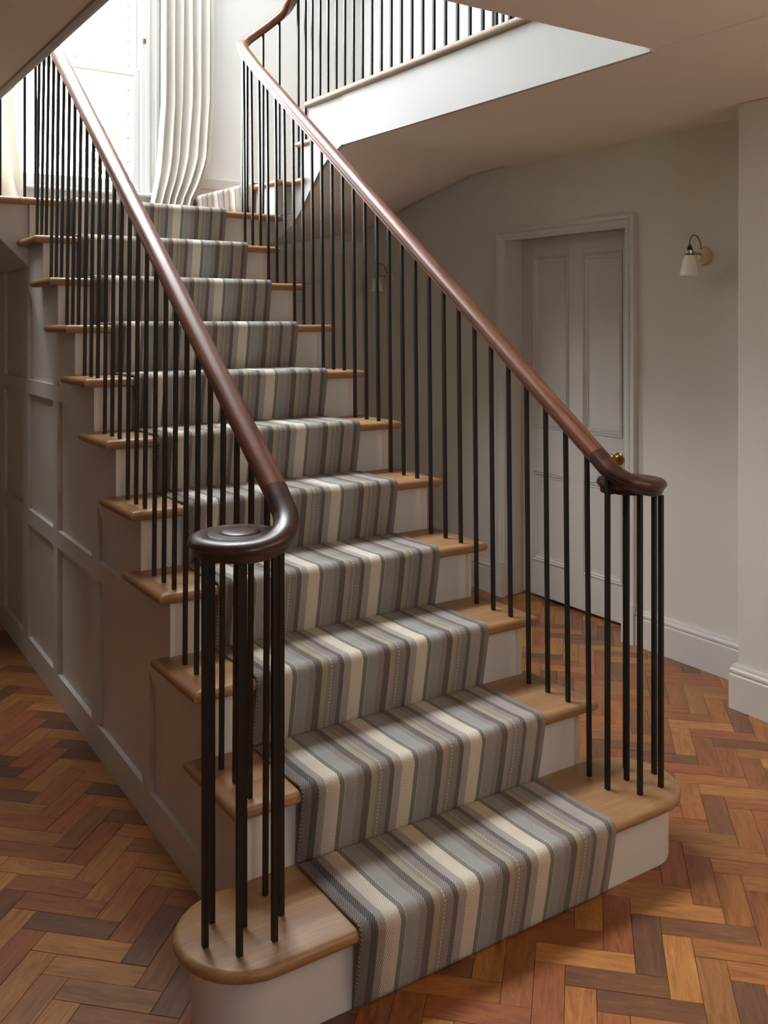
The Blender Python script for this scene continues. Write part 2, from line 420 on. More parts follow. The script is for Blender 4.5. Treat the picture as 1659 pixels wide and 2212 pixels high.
# rounded bead along the left edge of the stair opening
bead = MB(); pr = [(-.012, .0), (-.012, .03), (.024, .03), (.024, .012), (.021, .004), (.014, -.0), (.004, -.001)]
bead.loft([[(OX0+a, y, ZC-.006+b) for a, b in pr] for y in (OY0-.01, 2.72)])
bead.box(OX0-.012, OX0+.010, OY0-.01, 2.72, ZC+.02, ZF)
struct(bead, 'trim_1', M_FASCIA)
# roof ceiling with roof light
mb = MB(); mb.box(RX0, SKX0, RY0, YB, ZT, ZT+.2); mb.box(SKX1, XW, RY0, YB, ZT, ZT+.2)
mb.box(SKX0, SKX1, RY0, SKY0, ZT, ZT+.2); mb.box(SKX0, SKX1, SKY1, YB, ZT, ZT+.2)
struct(mb, 'ceiling_upper', M_UP)
# sloping soffit under the winders and the half landing
prof_s = [(2.10, 2.345), (2.346, 2.333), (2.471, 2.29), (2.566, 2.236), (2.663, 2.152), (2.764, 2.054), (2.85, 1.993), (3.10, 1.945), (3.5, 1.915), (YB, 1.893)]
prof_w = [(2.10, 2.345), (2.45, 2.3365), (2.72, 2.330), (3.107, 2.268), (3.464, 2.197), (3.844, 2.118), (YB, 2.098)]
def interp(pf, y):
    if y <= pf[0][0]: return pf[0][1]
    for (a, b), (c, d) in zip(pf, pf[1:]):
        if y <= c: return b+(d-b)*(y-a)/(c-a)
    return pf[-1][1]
sof = MB(); xs = [1.375+(XW-1.375)*i/14 for i in range(15)]; ys = [2.20+(YB-2.20)*j/36 for j in range(37)]
pts = [(x, y, (lambda k: interp(prof_s, y)*(1-k)+interp(prof_w, y)*k)(((x-1.375)/(XW-1.375))**.95)-.001) for y in ys for x in xs]
sof.add(pts, [(j*15+i, j*15+i+1, (j+1)*15+i+1, (j+1)*15+i) for j in range(36) for i in range(14)])
# part of the soffit left of the string, under the half landing
SB = [(0, 1.990), (.015, 1.975), (.08, 1.913), (.125, 1.88), (.28, 1.80), (2, 1.80)]
lx = [XP(3.0)+.02, .6, 1.09, 1.25, 1.375]; ly = [2.872, 3.0, 3.2, 3.5, YB]
pts = [(x, y, interp(SB, 1.375-x)*(1-(y-2.872)/(YB-2.872))+1.890*(y-2.872)/(YB-2.872)) for y in ly for x in lx]
sof.add(pts, [(j*5+i, j*5+i+1, (j+1)*5+i+1, (j+1)*5+i) for j in range(4) for i in range(4)])
so = struct(sof, 'ceiling_soffit', M_CEIL, sharp=50, recalc=False)
md = so.modifiers.new('solid', 'SOLIDIFY'); md.thickness = .012; md.offset = 1

# baseboards
def skirt(name, p, q, nrm, h=.17, mat=M_JOIN):
    """moulded skirting from p to q (2d), standing off the wall towards nrm"""
    prof = [(0, 0), (.022, 0), (.022, h-.040), (.0175, h-.036), (.0175, h-.032), (.021, h-.027), (.020, h-.019), (.014, h-.012), (.0135, h-.007), (.010, h), (0, h)]
    n_ = Vector(nrm); mb = MB()
    mb.loft([[(c[0]+n_.x*a, c[1]+n_.y*a, b) for a, b in prof] for c in (p, q)])
    return struct(mb, name, mat, sharp=25)
skirt('baseboard_right', (XW, .84), (XW, 1.541), (-1, 0))
skirt('baseboard_right_far', (XW, 2.53), (XW, YB), (-1, 0))
mb = MB(); h = .17
prof = [(0, 0), (.024, 0), (.024, h-.040), (.0195, h-.036), (.0195, h-.032), (.023, h-.027), (.022, h-.019), (.016, h-.012), (.0155, h-.007), (.012, h), (0, h)]
cor = [((XPIER, RY0), (-1, 0)), ((XPIER, .825), (-1, 1)), ((XW, .825), (0, 1))]
mb.loft([[(c[0]+d[0]*a, c[1]+d[1]*a, b) for a, b in prof] for c, d in cor])
struct(mb, 'baseboard_pier', M_JOIN, sharp=25)
skirt('baseboard_back', (2.145, YB), (XW, YB), (0, -1))
mb = MB(); mb.box(1.06, XW, YB-.018, YB, 2.035, 2.358); mb.box(1.06, XW, YB-.021, YB, 2.30, 2.318)
struct(mb, 'baseboard_landing', M_JOIN)

# ------------------------------------------------------------------ doors
def frame_loft(mb, axis, face, sgn, a0, a1, z0, z1, prof, closed):
    """profile [(inset, depth)] carried round a rectangle with mitred corners; open = legs and head only"""
    def pt(a, z, d): return (face+sgn*d, a, z) if axis == 0 else (a, face+sgn*d, z)
    if closed:
        cs = [(a0, z0, 1, 1), (a1, z0, -1, 1), (a1, z1, -1, -1), (a0, z1, 1, -1)]
        rings = [[pt(a+sa*i, z+sz*i, d) for i, d in prof] for a, z, sa, sz in cs]
        n = len(prof); vs = [p for r in rings for p in r]; fs = []
        for k in range(4):
            m = (k+1) % 4
            for i in range(n): j = (i+1) % n; fs.append((k*n+i, k*n+j, m*n+j, m*n+i))
        mb.add(vs, fs)
    else:
        cs = [(a0, z0, 1, 0), (a0, z1, 1, -1), (a1, z1, -1, -1), (a1, z0, -1, 0)]
        mb.loft([[pt(a+sa*i, z+sz*i, d) for i, d in prof] for a, z, sa, sz in cs])
    return mb
PMOULD = [(0, -.008), (0, .004), (.004, .006), (.008, .003), (.010, -.001), (.016, .002), (.021, -.001), (.024, -.005), (.031, -.004), (.033, -.008)]
ARCH = [(0, 0), (0, .026), (.020, .026), (.022, .019), (.025, .018), (.030, .022), (.038, .019), (.046, .013), (.050, .014), (.060, .012), (.064, .009), (.064, 0)]
def panel_mould(mb, face, ax, u0, u1, z0, z1, sgn): return frame_loft(mb, ax, face, sgn, u0, u1, z0, z1, PMOULD, True)
DX = 2.60
d1 = MB().box(DX+.012, DX+.04, 1.612, 2.478, .018, 1.945)
door = struct(d1, 'door_1', M_JOIN)
cells = [(1.742, 2.008, .925, 1.845), (2.112, 2.382, .925, 1.845), (1.742, 2.008, .205, .690), (2.112, 2.382, .205, .690)]
for y0, y1, z0, z1 in ((1.612, 1.742, .018, 1.945), (2.382, 2.478, .018, 1.945), (2.008, 2.112, .018, 1.945)):
    MB().box(DX, DX+.012, y0, y1, z0, z1).build('stile', M_JOIN, door, bevel=.0015)
for y0, y1 in ((1.742, 2.008), (2.112, 2.382)):
    for z0, z1 in ((.018, .205), (.690, .925), (1.845, 1.945)):
        MB().box(DX, DX+.012, y0, y1, z0, z1).build('rail', M_JOIN, door, bevel=.0015)
for y0, y1, z0, z1 in cells:
    pm = MB(); panel_mould(pm, DX, 0, y0, y1, z0, z1, -1); p_ = MB().box(DX+.008, DX+.02, y0, y1, z0, z1).build('panel', M_JOIN, door)
    pm.build('panel_moulding', M_JOIN, p_, sharp=25)
Ry = Matrix.Rotation(-PI/2, 4, 'Y')
kn = MB().lathe([(0, 0), (.030, 0), (.031, .004), (.026, .008), (.011, .011), (.009, .03), (.012, .034), (.024, .042), (.028, .052), (.026, .062), (.016, .069), (0, .071)], 24, Matrix.Translation((DX, 1.766, .822)) @ Ry)
kn.build('door_knob', M_BRASS, door, label='round brass door knob')
# frame, lining and architrave
fr = MB(); fr.box(XW+.0, DX+.05, 1.572, 1.612, 0, 1.972); fr.box(XW, DX+.05, 2.478, 2.503, 0, 1.972); fr.box(XW, DX+.05, 1.572, 2.503, 1.945, 1.972)
fr.box(DX+.05, DX+.06, 1.56, 2.51, 0, 1.98)
struct(fr, 'door_frame', M_JOIN)
def archi(name, mb, y0, y1, zt, x, mat):
    frame_loft(mb, 0, x, -1, y0, y1, .188, zt, ARCH, False)
    mb.box(x-.032, x, y0-.004, y0+.068, 0, .19); mb.box(x-.032, x, y1-.068, y1+.004, 0, .19)
    return struct(mb, name, mat, sharp=25)
archi('trim_2', MB(), 1.541, 2.529, 1.997, XW, M_JOIN)
# small door in the back wall under the landing
d2 = struct(MB().box(1.38, 2.11, YB-.012, YB, .01, 1.74), 'door_2', M_JOIN)
for x0, x1, z0, z1 in ((1.45, 1.72, .2, .8), (1.77, 2.04, .2, .8), (1.45, 1.72, .95, 1.64), (1.77, 2.04, .95, 1.64)):
    pm = MB(); panel_mould(pm, YB-.012, 1, x0, x1, z0, z1, -1); pm.build('panel', M_JOIN, d2, sharp=25)
mb = frame_loft(MB(), 1, YB, -1, 1.34, 2.14, 0, 1.772, [(0, 0), (0, .024), (.022, .024), (.026, .018), (.030, .014), (.030, 0)], False)
struct(mb, 'trim_3', M_JOIN, sharp=25)

# ------------------------------------------------------------------ stair window
wn = MB(); y0, y1 = YB+.07, YB+.12
mb = MB(); mb.box(WX0-.0, WX0+.012, YB, YB+.16, WZ0-.02, WZ1); mb.box(WX1-.012, WX1, YB, YB+.16, WZ0-.02, WZ1); mb.box(WX0, WX1, YB, YB+.16, WZ1-.03, WZ1); mb.box(WX0, WX1, YB+.02, YB+.17, WZ0-.03, WZ0-.0)
win = struct(mb, 'window_1', M_SASH)
MZ = 2.955   # meeting rail
def sash(name, yy, z0, z1, bot, top):
    m = MB(); st = .034
    m.box(WX0+.012, WX0+.012+st, yy, yy+.035, z0, z1); m.box(WX1-.012-st, WX1-.012, yy, yy+.035, z0, z1)
    m.box(WX0+.012+st, WX1-.012-st, yy, yy+.035, z0, z0+bot); m.box(WX0+.012+st, WX1-.012-st, yy, yy+.035, z1-top, z1)
    o = m.build(name, M_SASH, win, bevel=.003)
    xm = (WX0+WX1)/2
    MB().box(xm-.009, xm+.009, yy+.004, yy+.031, z0+bot, z1-top).build('glazing_bar', M_SASH, o)
    for a, b in ((WX0+.012+st, xm-.009), (xm+.009, WX1-.012-st)):
        MB().box(a, b, yy+.015, yy+.018, z0+bot, z1-top).build('pane', M_GLASS, o)
    return o
low = sash('lower_sash', YB+.045, WZ0, MZ+.022, .055, .045)
upp = sash('upper_sash', YB+.085, MZ-.022, WZ1-.03, .045, .05)
MB().lathe([(0, 0), (.014, 0), (.014, .004), (.006, .010), (.006, .02), (.011, .026), (.009, .036), (0, .04)], 14, Matrix.Translation((.585, YB+.062, MZ+.022))).build('sash_fastener', M_CREAM, low)
MB().box(WX1-.006, WX1+.012, YB-.012, YB+.01, 3.12, 3.145).build('sash_stop', M_BRASS, win)
mb = frame_loft(MB(), 1, YB, -1, WX0-.085, WX1+.085, WZ0-.03, WZ1+.085, [(0, 0), (0, .022), (.018, .022), (.022, .014), (.045, .012), (.055, .018), (.070, .016), (.080, .008), (.086, .008), (.086, 0)], False)
struct(mb, 'trim_4', M_SASH, sharp=25)
mb = nosed([(WX0-.11, YB-.055), (WX1+.11, YB-.055), (WX1+.11, YB+.05), (WX0-.11, YB+.05)], [1, 1, 0, 1], 2.215, 2.242)
mb.box(WX0-.09, WX1+.09, YB-.02, YB, 2.14, 2.216)
struct(mb, 'trim_5', M_SASH)
# rough brick quoins of the outer reveal, alternately long and short
mb_b = paint('pale_outer_brick', (.48, .43, .38), .9, .15, .6)
rev = struct(MB().box(WX1-.02, WX1+.18, YB+.185, YB+.2, WZ0-.1, WZ1), 'trim_6', mb_b)
for k in range(30):
    z = WZ0-.02+k*.072; ln = (.038 if k % 2 else .024)+random.uniform(-.006, .006)
    b = MB().box(WX1-.012-ln, WX1+.10, YB+.20, YB+.29, z, z+.064).build('brick', mb_b, rev, bevel=.004)
# front window behind the camera
mb = MB()
for a, b in ((FDX0, FDX0+.05), ((FDX0+FDX1)/2-.03, (FDX0+FDX1)/2+.03), (FDX1-.05, FDX1)): mb.box(a, b, RY0-.12, RY0-.06, FDZ0, FDZ1)
mb.box(FDX0, FDX1, RY0-.12, RY0-.06, FDZ0, FDZ0+.05); mb.box(FDX0, FDX1, RY0-.12, RY0-.06, FDZ1-.05, FDZ1)
w2 = struct(mb, 'window_2', M_SASH)
MB().box(FDX0+.04, FDX1-.04, RY0-.095, RY0-.09, FDZ0+.04, FDZ1-.04).build('pane', M_GLASS, w2)
mb = MB()
for t in range(5): x = SKX0+(SKX1-SKX0)*t/4; mb.box(x-.02, x+.02, SKY0, SKY1, ZT+.14, ZT+.18)
w3 = struct(mb, 'window_3', M_SASH)
mb = MB(); frame_loft(mb, 1, YB+.1, -1, PX0, PX1, PZ0, PZ1, [(0, 0), (0, .04), (.04, .04), (.04, 0)], True)
w4 = struct(mb, 'fill_window', M_SASH)  # frame of the added window, hidden by the stairs, for passage fill
MB().box(PX0+.03, PX1-.03, YB+.075, YB+.08, PZ0+.03, PZ1-.03).build('pane', M_GLASS, w4)
MB().box(SKX0, SKX1, SKY0, SKY1, ZT+.185, ZT+.19).build('pane', M_GLASS, w3)

# ------------------------------------------------------------------ staircase
stair = empty('staircase', 'painted staircase with oak treads, white risers and a panelled side', 'staircase')
MI = .045
def tread(n, xl, xr, y0, y1, zt):
    t = nosed([(xl, y0), (xr, y0), (xr-MI, y0+MI), (xr-MI, y1), (xl+MI, y1), (xl+MI, y0+MI)], [1, 0, 0, 0, 0, 0], zt-TT, zt).build('tread', M_OAKX, stair)
    e = .0004
    nosed([(xl, y0+e), (xl+MI-e, y0+MI+e), (xl+MI-e, y1+.018), (xl, y1+.018)], [0, 0, 1, 1], zt-TT, zt).build('return_nosing', M_OAKY, t)
    nosed([(xr, y0+e), (xr, y1+.018), (xr-MI+e, y1+.018), (xr-MI+e, y0+MI+e)], [1, 1, 0, 0], zt-TT, zt).build('return_nosing', M_OAKY, t)
    return t
for n in range(2, 11):
    tread(n, XL(YN(n)), XR, YN(n), YR(n+1)+.004, n*H)
# bullnose first step
def stadium(cxl, cxr, cy, r, n=18):
    p = [(cxl+r*math.cos(a), cy+r*math.sin(a)) for a in [PI/2+PI*k/n for k in range(n+1)]]
    return p+[(cxr+r*math.cos(a), cy+r*math.sin(a)) for a in [-PI/2+PI*k/n for k in range(n+1)]]
CXL, CXR, CY1 = -.045, 1.130, .396
st = stadium(CXL, CXR, CY1, .157)
t1 = nosed(st, [1]*len(st), H-TT, H).build('tread', M_OAKX, stair, label='wide bottom tread with rounded bullnose ends')
sr = stadium(CXL, CXR, CY1-.003, .120)
MB().prism([(x, y, 0) for x, y in sr], (0, 0, H-TT)).build('riser', M_RISER, stair, label='curved bottom riser wrapping both bullnose ends')
for n in range(2, 11):
    MB().box(XP(YR(n))+.001, 1.106, YR(n), YR(n)+.018, (n-1)*H-.002, n*H-TT+.001).build('riser', M_RISER, stair)
MB().box(XP(YR(11))+.001, 1.19, YR(11), YR(11)+.018, 10*H-.002, 11*H-TT+.001).build('riser', M_RISER, stair)
# string boards cut to the steps
def rake(y): return .7246*y-.433
def side_quad(mb, x0f, x1f, y0, y1, zb0, zb1, zt):
    if zt <= max(zb0, 0)+.001: return
    zb0 = max(0, zb0); zb1 = max(0, min(zb1, zt-.001)); pts = [(y0, zb0), (y1, zb1), (y1, zt), (y0, zt)]
    vs = [(x0f(y), y, z) for y, z in pts]+[(x1f(y), y, z) for y, z in pts]
    mb.add(vs, [(0, 1, 2, 3), (7, 6, 5, 4)]+[(i, (i+1) % 4, 4+(i+1) % 4, 4+i) for i in range(4)])
mb = MB(); mbr = MB()
for n in range(1, 11):
    a, b = YR(n)+.001, YR(n+1)+.001
    if n == 1: a = .46
    zt = n*H-TT
    side_quad(mb, XP, lambda y: XP(y)+.02, a, b, rake(a), rake(b), zt)
    side_quad(mbr, lambda y: 1.086, lambda y: 1.1065, a, b, rake(a), rake(b), zt)
side_quad(mb, XP, lambda y: XP(y)+.02, YR(11)+.001, 3.25, rake(YR(11)), rake(3.25), 11*H-TT)
mb.build('string_board', M_JOIN, stair, bevel=0); mbr.build('string_board', M_JOIN, stair)
# panelling under the string: rails, stiles, sunken panels
REC = .017
def clip_rake(y0, y1, z0, z1, off=.02):
    """rectangle below the rake line"""
    poly = [(y0, z0), (y1, z0), (y1, z1), (y0, z1)]; out = []
    f = lambda p: rake(p[0])+off-p[1]
    for i in range(4):
        p, q = poly[i], poly[(i+1) % 4]; a, b = f(p), f(q)
        if a >= 0: out.append(p)
        if a*b < 0: t = a/(a-b); out.append((p[0]+(q[0]-p[0])*t, p[1]+(q[1]-p[1])*t))
    return out
def side_poly(poly, dep0, dep1):
    mb = MB(); n = len(poly)
    vs = [(XP(y)+dep0, y, z) for y, z in poly]+[(XP(y)+dep1, y, z) for y, z in poly]
    return mb.add(vs, [tuple(range(n)), tuple(range(n, 2*n))[::-1]]+[(i, (i+1) % n, n+(i+1) % n, n+i) for i in range(n)])
stiles = [(1.236, 1.301), (1.783, 1.858), (2.345, 2.415), (2.877, 2.978), (3.40, 3.48)]
rails = [(0, .105), (.604, .670), (1.178, 1.240), (1.738, 1.90)]
for z0, z1 in rails:
    p = clip_rake(.50, YB, z0, z1, .001)
    if z0 == 0: p = [(.50, 0), (YB, 0), (YB, z1), (.50, z1)]
    side_poly(p, .0003, .02).build('rail', M_JOIN, stair)
for y0, y1 in stiles:
    for (za, zb), (zc, zd) in zip(rails, rails[1:]):
        p = clip_rake(y0, y1, zb, zc, .001)
        if len(p) > 2: side_poly(p, .0006, .02).build('stile', M_JOIN, stair)
edges = [.50]+[e for s_ in stiles for e in s_]+[YB]
for k in range(0, len(edges), 2):
    for (za, zb), (zc, zd) in zip(rails, rails[1:]):
        p = clip_rake(edges[k]-.005, edges[k+1]+.005, zb-.005, zc+.005, .03)
        if len(p) > 2: side_poly(p, REC, REC+.012).build('panel', M_JOIN, stair)
# plain spandrel on the far side of the flight
mb = MB(); p = [(.55, 0), (2.86, 0), (2.86, 1.72)]+[(.56, rake(.56)+.08)]
mb.prism([(1.09, y, z) for y, z in p], (.008, 0, 0)); mb.build('spandrel', M_JOIN, stair)

# half landing
LZ = 11*H
land = nosed([(.028, YN(11)), (1.270, YN(11)), (1.290, 2.812), (1.302, 2.824), (1.304, 2.85), (1.295, 2.95), (1.255, YB), (.09, YB), (.09, 2.88), (.028, 2.88)], [1, 1, 1, 1, 1, 0, 0, 0, 0, 0], LZ-TT, LZ).build('landing_floor', M_OAKX, stair, label='oak boarded half landing under the stair window')
nosed([(-1.3, 2.842), (.026, 2.812), (.026, 2.9), (-1.3, 2.9)], [1, 0, 0, 0], LZ-TT, LZ).build('nosing', M_OAKX, stair)
MB().box(-1.3, .092, 2.88, YB, LZ-TT, LZ-.0005).build('landing_floor', M_OAKX, stair)
# sloping underside of the left landing extension
mb = MB(); mb.prism([(.0715, 2.862, 1.735), (.0715, 2.862, LZ-TT), (-1.3, 2.862, LZ-TT), (-1.3, 2.862, LZ-.04), (-.17, 2.862, 1.975)], (0, YB-2.862, 0))
mb.build('landing_soffit', M_JOIN, stair)

# winders and wreathed string around the stairwell
def arc_path():
    p = [(1.372, 2.15), (1.372, 2.35), (1.372, 2.47), (1.372, 2.566), (1.372, 2.663), (1.372, 2.699), (1.372, 2.701), (1.372, 2.789), (1.372, 2.791), (1.372, 2.845)]
    p += [(1.352+.020*math.cos(a), 2.845+.020*math.sin(a)) for a in [PI/2*k/5 for k in range(1, 6)]]
    p += [(1.30, 2.865), (1.2915, 2.865), (1.2895, 2.865), (1.24, 2.865), (1.16, 2.865), (1.09, 2.865)]
    return p
def top_z(i, p):
    x, y = p
    if y < 2.700: return ZF-TT
    if y < 2.79: return 13*H-TT
    return 12*H-TT if x > 1.2905 else 11*H-TT
AP = arc_path()
def sbot(p):
    x, y = p
    if x > 1.3719: return interp(prof_s, y)-.002
    return interp(SB, 1.372-x)-.002
mb = MB(); n_ = len(AP)
nrm = []
for i in range(n_):
    a = Vector(AP[max(i-1, 0)]); b = Vector(AP[min(i+1, n_-1)]); t = (b-a).normalized(); nrm.append(Vector((t.y, -t.x)))
vs = []
for i, p in enumerate(AP):
    q = Vector(p)+nrm[i]*.02; zb = sbot(p); zt = top_z(i, p)
    vs += [(p[0], p[1], zb), (p[0], p[1], zt), (q.x, q.y, zt), (q.x, q.y, zb)]
fs = []
for i in range(n_-1):
    for a, b in ((0, 1), (1, 2), (2, 3), (3, 0)): fs.append((i*4+a, i*4+b, (i+1)*4+b, (i+1)*4+a))
fs += [(0, 1, 2, 3), ((n_-1)*4+3, (n_-1)*4+2, (n_-1)*4+1, (n_-1)*4)]
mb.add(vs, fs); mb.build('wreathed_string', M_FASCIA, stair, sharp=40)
def winder(n, corner, retn, far, far2, name='winder_tread'):
    z = n*H; c = Vector(corner)
    poly = [corner]+retn+[far2, far]
    fl = [1]*(len(retn))+[0, 0, 1]
    return nosed(poly, fl, z-TT, z).build(name, M_OAKX, stair)
winder(12, (1.270, 2.838), [(1.328, 2.836), (1.343, 2.822), (1.348, 2.70)], (1.222, YB-.02), (2.4, YB-.02))
winder(13, (1.345, 2.775), [(1.352, 2.72), (1.354, 2.60)], (2.44, 3.66), (2.44, 3.0))
MB().add([(1.290, 2.866, LZ-.02), (1.245, YB, LZ-.02), (1.245, YB, 12*H-TT), (1.290, 2.866, 12*H-TT), (1.31, 2.866, LZ-.02), (1.265, YB, LZ-.02), (1.265, YB, 12*H-TT), (1.31, 2.866, 12*H-TT)],
         [(0, 1, 2, 3), (7, 6, 5, 4), (0, 4, 5, 1), (3, 2, 6, 7), (0, 3, 7, 4), (1, 5, 6, 2)]).build('riser', M_FASCIA, stair)
MB().prism([(1.372, 2.795, 12*H-.001), (XW-.01, 3.70, 12*H-.001), (XW-.01, 3.67, 12*H-.001), (1.384, 2.78, 12*H-.001)], (0, 0, H-TT)).build('riser', M_FASCIA, stair)
MB().prism([(1.372, 2.715, 13*H-.001), (XW-.01, 2.92, 13*H-.001), (XW-.01, 2.94, 13*H-.001), (1.372, 2.735, 13*H-.001)], (0, 0, ZF-TT-13*H)).build('riser', M_FASCIA, stair)
# upper landing edge
gal = nosed([(1.345, .30), (1.345+.04, .30), (XW-.002, .30), (XW-.002, 2.87), (1.36, 2.685), (1.345, 2.68)], [0, 0, 0, 1, 1, 1], ZF-.034, ZF+.001).build('landing_nosing', M_OAKG, stair, label='long oak nosing along the edge of the upper landing')
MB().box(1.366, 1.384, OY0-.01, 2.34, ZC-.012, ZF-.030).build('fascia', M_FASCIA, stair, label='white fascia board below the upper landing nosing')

# ------------------------------------------------------------------ stair runner
runner = empty('stair_runner', 'grey, cream and charcoal striped wool runner down the middle of the stairs', 'carpet')
CWD = .778
def CLX(y): return .146+.0235*(y-.25)
def ribbon(pts, xf, name, parent, u0=0.0, u1=CWD, v0=0.0, cols=6, thick=.008):
    mb = MB(); v = v0; rows = []
    for i, p in enumerate(pts):
        if i: v += (Vector(p)-Vector(pts[i-1])).length
        rows.append(v)
    vs = []; fs = []; uvs = []
    for p in pts:
        for k in range(cols+1): vs.append(xf(p, k/cols))
    for i in range(len(pts)-1):
        for k in range(cols):
            a = i*(cols+1)+k; fs.append((a, a+1, a+cols+2, a+cols+1))
            ua, ub = u0+(u1-u0)*k/cols, u0+(u1-u0)*(k+1)/cols
            uvs.append([(ua, rows[i]), (ub, rows[i]), (ub, rows[i+1]), (ua, rows[i+1])])
    mb.add(vs, fs, uvs); o = mb.build(name, M_CARPET, parent, sharp=60, recalc=False)
    m = o.modifiers.new('solid', 'SOLIDIFY'); m.thickness = thick; m.offset = -1
    return o, v
pts = []
for n in range(1, 12):
    yn, z = YN(n), n*H
    pts.append((yn+.0238, z-H+.0005 if n > 1 else .003)); pts.append((yn+.0215, z-H+.014))
    pts.append((yn+.004, z-.085))
    cy, cz, r = yn+.018, z-.012, .0265
    for a in (200, 185, 170, 155, 140, 125, 110, 97): pts.append((cy+r*math.cos(math.radians(a)), cz+r*math.sin(math.radians(a))))
    pts.append((yn+.055, z+.0115)); pts.append((yn+.12, z+.0095))
    if n < 11: pts += [(YN(n+1)+.008, z+.0095), (YN(n+1)+.016, z+.007), (YN(n+1)+.0225, z+.0006)]
pts.append((YB-.06, LZ+.0095))
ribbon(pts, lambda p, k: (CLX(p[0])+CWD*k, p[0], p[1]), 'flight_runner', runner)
# the piece climbing the first winder
A0, A1 = Vector((1.258, 3.08)), Vector((1.226, 3.73)); dirn = (A1-A0).normalized(); out = Vector((dirn.y*-1, dirn.x)) 
if out.x > 0: out = -out
wp = [(-.006, LZ+.012), (.008, LZ+.09), (.012, LZ+.160), (.016, 12*H-.012), (.012, 12*H+.004), (.0, 12*H+.011), (-.03, 12*H+.0105), (-.3, 12*H+.0095)]
ribbon(wp, lambda p, k: (A0.x+(A1.x-A0.x)*(1-k)+out.x*p[0], A0.y+(A1.y-A0.y)*(1-k)+out.y*p[0], p[1]), 'winder_runner', runner, v0=.3, u0=.03, u1=.745)

# ------------------------------------------------------------------ balustrades
RAILP = [(.0285*math.cos(a), .0205*math.sin(a)+.003) for a in [PI*k/12 for k in range(13)]]
RAILP = [(x, z) for x, z in RAILP]+[(-.0285, -.004), (-.0235, -.0115), (-.0195, -.013), (-.0195, -.022), (.0195, -.022), (.0195, -.013), (.0235, -.0115), (.0285, -.004)]
BAR = .0108
def ZR(y): return .803+.7246*y
def volute(cx, cy, sg, zv, zstart, r0):
    """spiral from the straight rail (sg=+1: rail on the +x side of the scroll)"""
    pts = []; sc = []; nn = 46; tot = 2*PI*1.0; z = zstart; sl = .70; prev = None
    for k in range(nn+1):
        th = tot*k/nn
        r = r0 if th < PI*.9 else r0-.022*((th-PI*.9)/(tot-PI*.9))**.9
        p = Vector((cx+sg*r*math.cos(th), cy-r*math.sin(th)))
        if prev is not None:
            ds = (p-prev).length; s_ = sl*max(0, 1-th/(PI*.64)); z -= s_*ds
        prev = p; pts.append((p.x, p.y, z)); sc.append(1.0 if th < PI else 1.0-.18*(th-PI)/(tot-PI))
    return pts, sc, z
